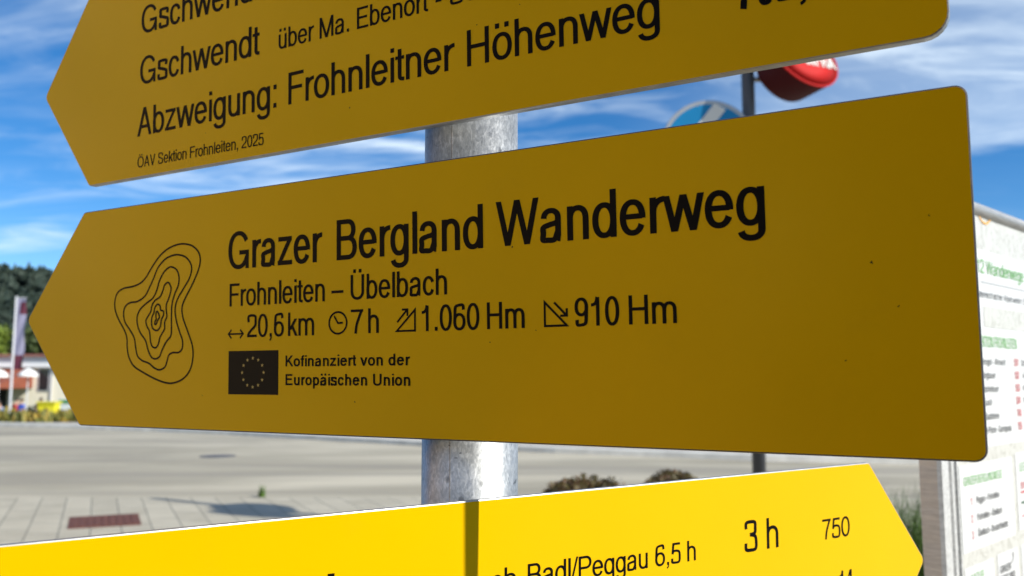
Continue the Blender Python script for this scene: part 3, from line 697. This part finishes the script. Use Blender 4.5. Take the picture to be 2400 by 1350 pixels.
# red drum-shaped sign
RC = Vector((2.466, 7.05, 4.217)); yw, tl = R(24.48), R(22.94)
dn = Vector((math.sin(yw) * math.cos(tl), -math.cos(yw) * math.cos(tl), math.sin(tl))); du = Vector((math.cos(yw), math.sin(yw), 0)); dv = dn.cross(du)
rs = thing('drum_sign', 'red drum-shaped sign with white lettering on the dark grey pole', 'sign', matrix=Matrix(((du.x, dv.x, dn.x, RC.x), (du.y, dv.y, dn.y, RC.y), (du.z, dv.z, dn.z, RC.z), (0, 0, 0, 1))))
RR = .342
MAROON = plain('dark_maroon_enamel', (.055, .003, .004), .6, 0, .08, 3, .15)
m = MB(); m.lathe([(.0001, -.335), (.15, -.333), (.215, -.330), (.245, -.318), (.262, -.29), (.30, -.16), (RR, -.012), (RR, -.005)], 64); m.build('housing', MAROON, rs, True)
m = MB(); m.lathe([(RR - .002, -.006), (RR + .006, -.003), (RR + .006, .010), (RR - .008, .012), (RR - .008, .002)], 64); m.build('rim', RED, rs, True)
m = MB(); m.lathe([(RR - .006, .002), (RR * .5, .008), (.0001, .010)], 64); m.build('face', RED, rs, True)
lettering(rs, 'INFRA', -.02, .315, -.115, .13, WHITE, z=.0135, weight=.17, thin=.14)
Mi_ = (Matrix(((du.x, dv.x, dn.x, RC.x), (du.y, dv.y, dn.y, RC.y), (du.z, dv.z, dn.z, RC.z), (0, 0, 0, 1)))).inverted()
m = MB(); m.tube([Mi_ @ Vector((PX_ + .04, PY_, 4.09)), Mi_ @ Vector((2.345, 7.325, 4.09)), Mi_ @ (RC - dn * .32)], .022, 12); m.build('bracket', RIM, rs)

# ------------------------------------------------------------------ information board
bu_ = Vector((.72888, .68464, 0)); bO = Vector((.5796, 1.15, 0)); bn = bu_.cross(Vector((0, 0, 1)))
BMx = Matrix(((bu_.x, 0, bn.x, bO.x), (bu_.y, 0, bn.y, bO.y), (0, 1, 0, 0), (0, 0, 0, 1)))
board = thing('information_board', 'large white hiking information board in an aluminium frame', 'information board', matrix=BMx)
BW = 1.62
def topo():
    M = Mat('printed_map_pattern', (.8, .79, .76), .4); v = M.coord()
    nz = M.noise(M.coord(scale=(1.6, 1, 1)), 11, 5, .55, .8)
    band = M.math('ABSOLUTE', M.math('SUBTRACT', M.math('FRACT', M.math('MULTIPLY', nz, 9)), .5))
    col = M.ramp(band, [(.02, (.42, .41, .36)), (.07, (.54, .535, .49)), (.16, (.60, .595, .555))])
    col = M.mixc(M.ramp(M.noise(v, 30, 6, .7), [(.50, 0.), (.75, .45)]), col, (.38, .365, .315)); M.base(col); return M.m
TOPO = topo()
PAPER = Mat('white_printed_panel', (.68, .685, .68), .45).m
GREEN = Mat('green_print', (.12, .38, .075), .5).m
REDP = Mat('red_print', (.50, .06, .07), .5).m
GREYP = Mat('dark_grey_print', (.055, .055, .06), .5).m
LGREY = Mat('light_grey_print', (.40, .40, .40), .4).m
ORNG = Mat('orange_print', (.85, .42, .04), .4).m
DGRN = Mat('dark_green_print', (.02, .10, .04), .4).m
m = MB(); m.box(0, .62, -.03, BW, 1.742, 0); m.build('panel', TOPO, board)
m = MB()
for x0, x1 in ((-.050, 0), (BW, BW + .050)):
    s_ = 1 if x0 < 0 else -1; q = (lambda a: x0 + a) if s_ > 0 else (lambda a: x1 - a)
    prof = [(0, -.024), (0, -.002), (.003, .003), (.022, .004), (.024, .001), (.030, .001), (.032, .004), (.040, .004), (.041, .001), (.0435, .001), (.045, .006), (.050, .006), (.050, -.024)]
    P_ = [(q(a), b) for a, b in prof]
    if s_ < 0: P_ = P_[::-1]
    vs = [(x, z_, w) for z_ in (0, 1.762) for x, w in P_]; k = len(P_)
    m.mesh(vs, [(i, (i + 1) % k, k + (i + 1) % k, k + i) for i in range(k)] + [tuple(reversed(range(k))), tuple(range(k, 2 * k))])
    m.build('post', FRAME, board); m = MB()
m = MB(); m.tube([(0, 1.7455, -.002), (BW, 1.7455, -.002)], .0098, 20); m.box(0, 1.736, -.03, BW, 1.753, -.012); m.build('top_rail', RAIL, board, False)
m = MB(); m.box(0, .60, -.03, BW, .63, .012); m.build('bottom_rail', FRAME, board)
def pnl(x0, y0, x1, y1):
    q = MB(); q.poly([(x0, y0, .0006), (x1, y0, .0006), (x1, y1, .0006), (x0, y1, .0006)]); return q.build('text_panel', PAPER, board)
pnl(.018, 1.402, .56, 1.686); pnl(.60, 1.402, 1.58, 1.686)
pnl(.017, 1.269, .226, 1.383); pnl(.242, 1.273, .46, 1.387); pnl(.48, 1.0, 1.58, 1.387)
pnl(.019, 1.06, .128, 1.250); pnl(.143, 1.06, .230, 1.2515); pnl(.245, 1.06, .46, 1.2515); pnl(.019, .68, .46, 1.04); pnl(.48, .68, 1.58, .98)
q = MB(); q.poly([(.142, 1.573, .0011), (.54, 1.573, .0011), (.54, 1.6036, .0011), (.142, 1.6036, .0011)]); q.build('photo_strip', TOPO, board)
def bt(s, u0, u1, b, c, mat, w=.13, t=.11):
    if w < .15 and mat is not GREEN: w, t = w + .03, t + .03
    return lettering(board, s, u0, u1, b, c, mat, z=.0014, weight=w, thin=t)
bt('12 Wanderwege', .1245, .3325, 1.652, .0200, GREEN, .125, .105)
q = MB(); q.poly([(.137, 1.6378, .0012), (.52, 1.6378, .0012), (.52, 1.6396, .0012), (.137, 1.6396, .0012)]); q.build('rule_line', LGREY, board)
bt('Österreichischer Alpenverein |', .112, .3225, 1.6160, .0100, GREYP, .10); bt('Sektion', .328, .372, 1.6160, .0100, GREYP, .10)
bt('SEKTION FROHNLEITEN', .111, .2785, 1.5440, .0158, GREEN, .11, .09)
for s, u0, u1, b in (('Schweizeikogel - Almwirt', .065, .223, 1.5185), ('Mitteregg - Steigbauer', .055, .177, 1.4990), ('Kugelstein - Zetscherbauer', .05, .187, 1.4795), ('Rötschgraben - Lauch', .05, .155, 1.4605), ('Röthelstein - Saalsteine', .052, .182, 1.4405), ('Laufnitzdorf - Die Pfarre - Gamspass', .045, .232, 1.4210)):
    bt(s, u0, u1, b, .0096, GREYP, .12, .10)
for s, b in (('501', 1.5178), ('502', 1.4982), ('503', 1.4790), ('504', 1.4600), ('746', 1.4408), ('756', 1.4212)):
    bt(s, .2615, .2815, b, .0112, REDP, .12, .10); bt(random.choice(('Seekogel', 'Kirchdorf', 'Adriach', 'Mautstatt')) if b < 1.51 else 'Schenkenberg', .296, .38, b + .0004, .0096, GREYP, .12, .10)
bt('GRAZER BERGLANDWEGE', .0294, .1802, 1.3560, .0112, GREEN, .115, .09)
for nmb, s, u1, b in (('1', 'Peggau – Frohnleiten', .1637, 1.3298), ('2', 'Frohnleiten – Übelbach', .1710, 1.3068), ('3', 'Übelbach – Deutschfeistritz', .1925, 1.2856)):
    bt(nmb, .0515, .0560, b - .001, .0100, REDP, .10); bt(s, .0735, u1, b, .0090, GREYP, .13, .11)
bt('LEGENDE', .2575, .330, 1.3590, .0125, GREEN, .115, .09)
bt('501', .2585, .278, 1.3330, .0095, REDP, .12)
for y_, mt, h_ in ((1.3262, REDP, .003), (1.3105, DGRN, .0035), (1.2915, REDP, .002)):
    q = MB(); q.poly([(.2577, y_, .0012), (.300, y_, .0012), (.300, y_ + h_, .0012), (.2577, y_ + h_, .0012)]); q.build('legend_line', mt, board)
bt('NATUR', .040, .0850, 1.2290, .0110, GREEN, .115, .09)
bt('GRAZER', .150, .195, 1.2245, .0100, GREYP, .16, .13); bt('BERGLAND', .150, .211, 1.2110, .0100, GREYP, .16, .13)
strokes(board, 'leaf_logo', [(CR([(199, 1233), (207, 1238), (209, 1246), (204, 1243)], 5), False)], 3.0, LGREY, z=.0014)
strokes(board, 'round_logo', [([(168.5 + 34 * math.cos(R(a)), 1762 + 34 * math.sin(R(a))) for a in range(215, 326, 8)], False)], 2.6, ORNG, z=.0014)

# ------------------------------------------------------------------ far left: planting strip, banner, building, people
FLW = leafy('verge_planting', (.06, .08, .012), (.22, .20, .035), .7, .45, 1.4, (.40, .27, .04))
rnd = random.Random(31); m = MB()
for _ in range(9000):
    x = -46 + 40 * rnd.random(); y = 28.4 + 2.6 * rnd.random() + max(0, (-16 - x)) * -.04; hgt = (.10 + .35 * rnd.random() ** 2) * (1 + .4 * noise.noise((x * .5, y * .5, 0)))
    a = rnd.random() * 6.3; w = .05 + .05 * rnd.random(); d = Vector((math.cos(a), math.sin(a))) * w; l = Vector((rnd.gauss(0, .08), rnd.gauss(0, .08)))
    m.poly([(x - d.x, y - d.y, -.01), (x + d.x, y + d.y, -.01), (x + d.x * .6 + l.x, y + d.y * .6 + l.y, hgt), (x - d.x * .6 + l.x, y - d.y * .6 + l.y, hgt)])
tag(m.build('verge_planting', FLW), 'low yellow and green planting along the far edge of the road', 'planting', kind='stuff')

BANN = plain('pale_lavender_cloth', (.29, .28, .40), .7, 0, .06, 2)
MAR = plain('dark_red_cloth', (.11, .018, .04), .7, 0, .1, 2)
MET = plain('white_painted_metal', (.72, .72, .74), .4, .2, .05, 4)
fp = thing('banner_flag', 'tall narrow pale banner flag with dark red ends on a white pole', 'flag', (-17.9, 31.0, 0))
m = MB(); m.tube([(0, 0, -.3), (0, 0, 4.42)], [.045, .032], 14); m.tube([(0, 0, 4.36), (.36, 0, 4.36)], .018, 8); m.build('flag_pole', MET, fp)
m = MB(); nx, ny = 6, 40; vs = [(.045 + .33 * i / nx, .05 * math.sin(j * .33 + i * .8) * (i / nx), 4.34 - 2.55 * j / ny) for j in range(ny + 1) for i in range(nx + 1)]
def bidx(j, i): return 1 if (j >= 32 or (2 <= j < 9 and i >= 2)) else 0
for j in range(ny):
    for i in range(nx):
        a = j * (nx + 1) + i; m.poly([vs[a], vs[a + 1], vs[a + nx + 2], vs[a + nx + 1]], bidx(j, i))
m.build('banner_cloth', [BANN, MAR], fp, True)

CREAM = plain('cream_render_wall', (.86, .80, .64), .85, 0, .05, .5)
FASC = plain('white_fascia_board', (.84, .85, .86), .7, 0, .04, .5)
TILE = plain('orange_red_roof_tiles', (.27, .075, .040), .8, 0, .2, 3)
GLASS = Mat('dark_window_glass', (.02, .025, .03), .08).m
DARK = plain('dark_open_porch', (.03, .032, .034), .9, 0, .2, 1)
bz_ = gz(-30, 58)
bd = thing('house', 'cream building with white fascia and low orange tiled roof beyond the road', 'house', (-34, 58, bz_))
H1 = 3.18 - bz_
m = MB(); m.box(-13, 0, -.3, 12, 10, H1 - 1.0); m.build('wall', CREAM, bd)
m = MB(); m.box(-13.4, -.4, H1 - 1.0, 12.4, 10.4, H1 - .26); m.build('fascia', FASC, bd)
m = MB(); m.mesh([(-13.7, -.7, H1 - .26), (12.7, -.7, H1 - .26), (12.7, 10.7, H1 - .26), (-13.7, 10.7, H1 - .26), (-10, 5, H1 + .02), (9, 5, H1 + .02)], [(0, 1, 5, 4), (1, 2, 5), (2, 3, 4, 5), (3, 0, 4), (3, 2, 1, 0)]); m.build('roof', TILE, bd)
for wx in (2.35, 5.6, 8.8, -6, -9.5):
    z0 = .65 - bz_; fr = MB(); fr.box(wx - .05, -.06, z0 - .06, wx + .75, -.005, z0 + 1.48); w_ = fr.build('window', MET, bd)
    gl = MB(); gl.box(wx + .03, -.075, z0, wx + .67, -.062, z0 + 1.42); gl.build('pane', GLASS, w_)
m = MB(); m.tube([(3.25, -.1, 0), (3.25, -.1, H1 - 1.0)], .05, 10); m.build('downpipe', MET, bd)
# porch in front of the wall
pz = .93 - bz_; 
m = MB(); m.mesh([(-9, -4.2, pz), (1.95, -4.2, pz), (1.95, -.01, pz + 1.2), (-9, -.01, pz + 1.2), (-9, -4.2, pz - .12), (1.95, -4.2, pz - .12), (1.95, -.01, pz - .12), (-9, -.01, pz - .12)], [(0, 1, 2, 3), (7, 6, 5, 4), (4, 5, 1, 0), (5, 6, 2, 1), (7, 4, 0, 3), (6, 7, 3, 2)]); m.build('porch_roof', TILE, bd)
m = MB(); m.box(-9.05, -4.25, pz - .55, 2.0, -4.21, pz - .02); m.build('porch_fascia', FASC, bd)
for px_ in (-8.6, -5.2, -1.8, 1.6):
    m = MB(); m.box(px_ - .09, -4.1, -.2, px_ + .09, -3.9, pz - .15); m.build('porch_post', DARK, bd)
m = MB(); m.box(-8.8, -.2, -.2, .3, -.06, pz - .15); m.build('porch_back_wall', DARK, bd)
# parasols by the house
PARA = plain('white_parasol_cloth', (.84, .84, .80), .7, 0, .04, 2)
def parasol(x, y, ztop, r, label):
    z = gz(x, y); t = thing('parasol', label, 'parasol', (x, y, z), group='white parasols in front of the house')
    m = MB(); m.lathe([(.04, 0), (.03, ztop - z)], 12); m.lathe([(.3, 0), (.3, .08), (.05, .1)], 20); m.build('parasol_pole', MET, t)
    m = MB(); m.lathe([(r, ztop - z - .48), (r * .97, ztop - z - .36), (r * .55, ztop - z - .14), (.03, ztop - z), (.0001, ztop - z + .02)], 16); m.build('canopy', PARA, t); return t
parasol(-30.2, 51.0, 2.0, .52, 'white parasol nearest the flag pole, under the white fascia')
parasol(-28.6, 51.2, 2.05, .55, 'white parasol nearest the dark window of the house')
# boxes and banner by the verge
YB = plain('bright_yellow_plastic', (.80, .70, .02), .5, 0, .05, 2)
m = MB(); m.box(-.42, -.3, 0, .42, .3, .12); m.box(-.38, -.26, .12, .38, .26, .52); m.box(-.44, -.32, .52, .44, .32, .60)
yb = m.build('grit_box', YB); yb.location = (-21.3, 40, gz(-21, 40)); yb.scale = (1, 1, 1); yb.location.z = -.20; tag(yb, 'bright yellow grit box beside the white fence banner', 'grit box')
m = MB(); m.box(-.05, -.06, -1.2, 0.05, .06, 0); 
fb = thing('fence_banner', 'long white and teal banner stretched low behind the yellow box', 'banner', (-21.5, 41.2, gz(-21, 41.2)))
zb = .50 - gz(-21, 41.2); m = MB(); m.box(0, -.01, zb - .52, 5.2, .01, zb); m.build('banner_sheet', plain('white_banner_sheet', (.72, .76, .76), .6, 0, .05, 1), fb)
m = MB(); m.box(.8, -.02, zb - .42, 5.1, -.0105, zb - .24); m.build('teal_band', plain('teal_print', (.10, .34, .38), .6, 0, .3, 6), fb)
m = MB(); m.box(.05, -.03, zb - .22, .75, -.0105, zb - .05); m.build('green_patch', plain('green_banner_print', (.05, .25, .08), .6), fb)
for k in range(5):
    m = MB(); m.box(k * 1.28 - .03, .012, -.1, k * 1.28 + .03, .05, zb + .02); m.build('banner_post', MET, fb)
# seated and standing people far away
def person(x, y, label, top_mat, leg_mat, turn=0., scale=1.):
    z = gz(x, y); t = thing('person', label, 'person', (x, y, z), (0, 0, R(turn)), group='people in front of the house')
    def skin(name, pts, edges, rads, mat, par):
        me = bpy.data.meshes.new(name); me.from_pydata(pts, edges, []); o = bpy.data.objects.new(name, me); COL.objects.link(o)
        sk = o.modifiers.new('s', 'SKIN'); ss = o.modifiers.new('ss', 'SUBSURF'); ss.levels = 1; ss.render_levels = 1
        for v_, r_ in zip(me.skin_vertices[0].data, rads): v_.radius = (r_, r_)
        me.skin_vertices[0].data[0].use_root = True
        dg = bpy.context.evaluated_depsgraph_get(); nm = bpy.data.meshes.new_from_object(o.evaluated_get(dg)); bpy.data.objects.remove(o)
        nm.materials.clear(); nm.materials.append(mat); nm.polygons.foreach_set('use_smooth', [True] * len(nm.polygons))
        return link(bpy.data.objects.new(name, nm), par)
    P_ = [(0, 0, .95), (0, 0, 1.2), (0, 0, 1.42), (0, 0, 1.52), (0, -.01, 1.62), (0, -.01, 1.74), (.19, 0, 1.41), (.25, .02, 1.15), (.24, -.08, .92), (-.19, 0, 1.41), (-.25, .02, 1.15), (-.24, -.08, .92),
          (.10, 0, .88), (.11, -.02, .48), (.11, .02, .06), (.11, -.12, .03), (-.10, 0, .88), (-.11, -.02, .48), (-.11, .02, .06), (-.11, -.12, .03)]
    E_ = [(0, 1), (1, 2), (2, 3), (3, 4), (4, 5), (2, 6), (6, 7), (7, 8), (2, 9), (9, 10), (10, 11), (0, 12), (12, 13), (13, 14), (14, 15), (0, 16), (16, 17), (17, 18), (18, 19)]
    r_ = [.15, .14, .15, .055, .095, .075, .065, .048, .035, .065, .048, .035, .09, .065, .045, .035, .09, .065, .045, .035]
    skin('body', P_, E_, r_, SKIN, t)
    TP = [(0, 0, .93), (0, 0, 1.2), (0, 0, 1.43), (.19, 0, 1.41), (.25, .02, 1.15), (-.19, 0, 1.41), (-.25, .02, 1.15)]
    skin('jacket', TP, [(0, 1), (1, 2), (2, 3), (3, 4), (2, 5), (5, 6)], [.175, .165, .165, .08, .062, .08, .062], top_mat, t)
    LP = [(0, 0, .93), (.10, 0, .86), (.11, -.02, .48), (.11, .02, .12), (-.10, 0, .86), (-.11, -.02, .48), (-.11, .02, .12)]
    skin('trousers', LP, [(0, 1), (1, 2), (2, 3), (0, 4), (4, 5), (5, 6)], [.165, .105, .08, .062, .105, .08, .062], leg_mat, t)
    h_ = MB(); h_.lathe([(.0001, .135), (.06, .12), (.098, .06), (.105, .0), (.095, -.05)], 16, 0, Matrix.Translation((0, .015, 1.68))); h_.build('hair', plain('dark_brown_hair', (.03, .02, .014), .6), t, True)
    return t
SKIN = plain('skin', (.50, .30, .21), .55, 0, .05, 4)
JRED = plain('red_jacket_cloth', (.45, .05, .05), .8); JBLU = plain('blue_jacket_cloth', (.02, .10, .55), .8); JGRY = plain('dark_grey_cloth', (.05, .05, .055), .8); JEAN = plain('faded_blue_denim', (.22, .30, .48), .8); MARO = plain('maroon_cloth', (.12, .03, .035), .8)
person(-29.6, 52.0, 'person in a red top standing left of the person in blue', JRED, JGRY, 20)
person(-28.9, 51.2, 'person in a bright blue top in front of the house', JBLU, JGRY, -30, .9)
person(-28.3, 52.2, 'person in a dark maroon top standing right of the person in blue', MARO, JGRY, 10)
person(-27.15, 46.0, 'person in faded blue clothes at the left edge of the picture', JEAN, JEAN, 60)
rnd = random.Random(90); m = MB()
leaf_cloud(m, [(-31.6 + .45 * k, 54.0, gz(-30, 54) + .35 + .5 * j, .5, .5, .45) for k in range(9) for j in range(2)], 4000, .07, rnd)
tag(m.build('low_hedge', L_DARK), 'low dark hedge in front of the house behind the people', 'hedge')

# ------------------------------------------------------------------ hills and trees
HILL = leafy('forest_floor', (.014, .028, .018), (.028, .046, .028), .9, .5, .05)
def hz(x, y, x0, y0, rx, ry, h): return h * math.exp(-((x - x0) / rx) ** 2 - ((y - y0) / ry) ** 2)
def hill(name, x0, y0, rx, ry, h, seed, base=-3, mat=HILL):
    m = MB(); n = 48
    xs = [x0 - 2.2 * rx + 4.4 * rx * i / n for i in range(n + 1)]; ys = [y0 - 2.2 * ry + 4.4 * ry * j / n for j in range(n + 1)]
    f = lambda x, y: base + hz(x, y, x0, y0, rx, ry, h) * (1 + .12 * noise.noise((x / rx * 2.2, y / ry * 2.2, seed)))
    m.mesh([(x, y, f(x, y)) for y in ys for x in xs], [(j * (n + 1) + i, j * (n + 1) + i + 1, (j + 1) * (n + 1) + i + 1, (j + 1) * (n + 1) + i) for j in range(n) for i in range(n)])
    tag(m.build(name, mat, None, True), kind='structure'); return f
f1 = hill('hill', -150, 240, 150, 80, 30, 1.0)
f2 = hill('far_hill', 60, 700, 560, 160, 86, 5.0)
def forest(name, f, xr, yr, n, hh, seed, mat, label, conif=.5, lift=0):
    rnd = random.Random(seed); m = MB()
    for _ in range(n):
        x = xr[0] + (xr[1] - xr[0]) * rnd.random(); y = yr[0] + (yr[1] - yr[0]) * rnd.random(); z = f(x, y); h = hh * (.7 + .6 * rnd.random())
        if rnd.random() < conif:
            m.lathe([(h * .20, h * .08), (h * .22, h * .18), (h * .12, h * .42), (h * .15, h * .45), (h * .07, h * .72), (h * .085, h * .75), (.01, h)], 7, 0, Matrix.Translation((x, y, z)) @ Matrix.Rotation(rnd.random() * 6, 4, 'Z'))
        else:
            bl = [(x + rnd.gauss(0, h * .12), y + rnd.gauss(0, h * .12), z + h * (.4 + .3 * rnd.random()), h * .2, h * .2, h * .2) for _ in range(4)]
            leaf_cloud(m, bl, 44, h * .13, rnd)
    return tag(m.build(name, mat), label, 'forest', kind='stuff')
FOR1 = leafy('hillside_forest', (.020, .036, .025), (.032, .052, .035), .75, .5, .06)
FOR2 = leafy('far_forest', (.03, .045, .04), (.06, .08, .065), .8, .5, .03)  # both forest colours are lifted and greyed to stand in for haze
forest('forest', f1, (-290, 20), (150, 262), 5200, 6, 3, FOR1, 'dark wooded hillside beyond the house on the left', .12)
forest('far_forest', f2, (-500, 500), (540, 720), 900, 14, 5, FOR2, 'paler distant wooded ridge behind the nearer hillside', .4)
tree('bright_tree', 'bright green leafy tree left of the banner flag', 'tree', -52.3, 88, 9.0, 3.2, L_LIGHT, 11, n=3000, leaf=.32, group='trees behind the house')
tree('round_tree', 'dark green tree behind the house roof, right of the banner flag', 'tree', -46.0, 84, 7.0, 3.4, L_MID, 12, n=2600, leaf=.3, group='trees behind the house')
tree('round_tree', 'dark green tree behind the house, directly behind the banner flag', 'tree', -49.2, 88, 7.6, 3.6, L_MID, 13, n=2600, leaf=.3, group='trees behind the house')
tree('tall_tree', 'dark tree crown just showing above the far end of the information board', 'tree', 17.6, 25, 6.9, 2.9, L_MID, 15, n=3600, leaf=.16)

# unseen house added on the left: its warm wall reflects light onto the signs
WARM = plain('fill_house_ochre', (.64, .40, .20), .85, 0, .06, .5)
fill_house = thing('house', 'unseen ochre house added left of the camera to reflect warm light', 'house', (-11, -3, 0))
m = MB(); m.box(-9, -9, -.1, 0, 9, 7.0); m.build('wall', WARM, fill_house)
m = MB(); m.mesh([(-9.5, -9.5, 7.0), (.5, -9.5, 7.0), (.5, 9.5, 7.0), (-9.5, 9.5, 7.0), (-4.5, -6, 9.6), (-4.5, 6, 9.6)], [(0, 1, 4), (1, 2, 5, 4), (2, 3, 5), (3, 0, 4, 5), (3, 2, 1, 0)]); m.build('roof', TILE, fill_house)
for wy in (-7, -3.6, -.2, 3.2, 6.4):
    for wz in (1.0, 4.2):
        fr = MB(); fr.box(.003, wy - .55, wz - .08, .06, wy + .55, wz + 1.5); w_ = fr.build('window', MET, fill_house)
        gl = MB(); gl.box(.062, wy - .47, wz, .075, wy + .47, wz + 1.42); gl.build('pane', GLASS, w_)

# added hedge behind the camera, unseen: darkens the right half of the shaded signs
rnd = random.Random(77); m = MB()
leaf_cloud(m, [(-.60 + .30 * k + rnd.gauss(0, .05), -.96 + rnd.gauss(0, .05), .30 + .37 * j, .34, .34, .36) for k in range(10) for j in range(6)], 14000, .05, rnd)
shade_hedge = m.build('hedge', L_DARK); tag(shade_hedge, 'unseen dark hedge added behind the camera to shade the signs', 'hedge')
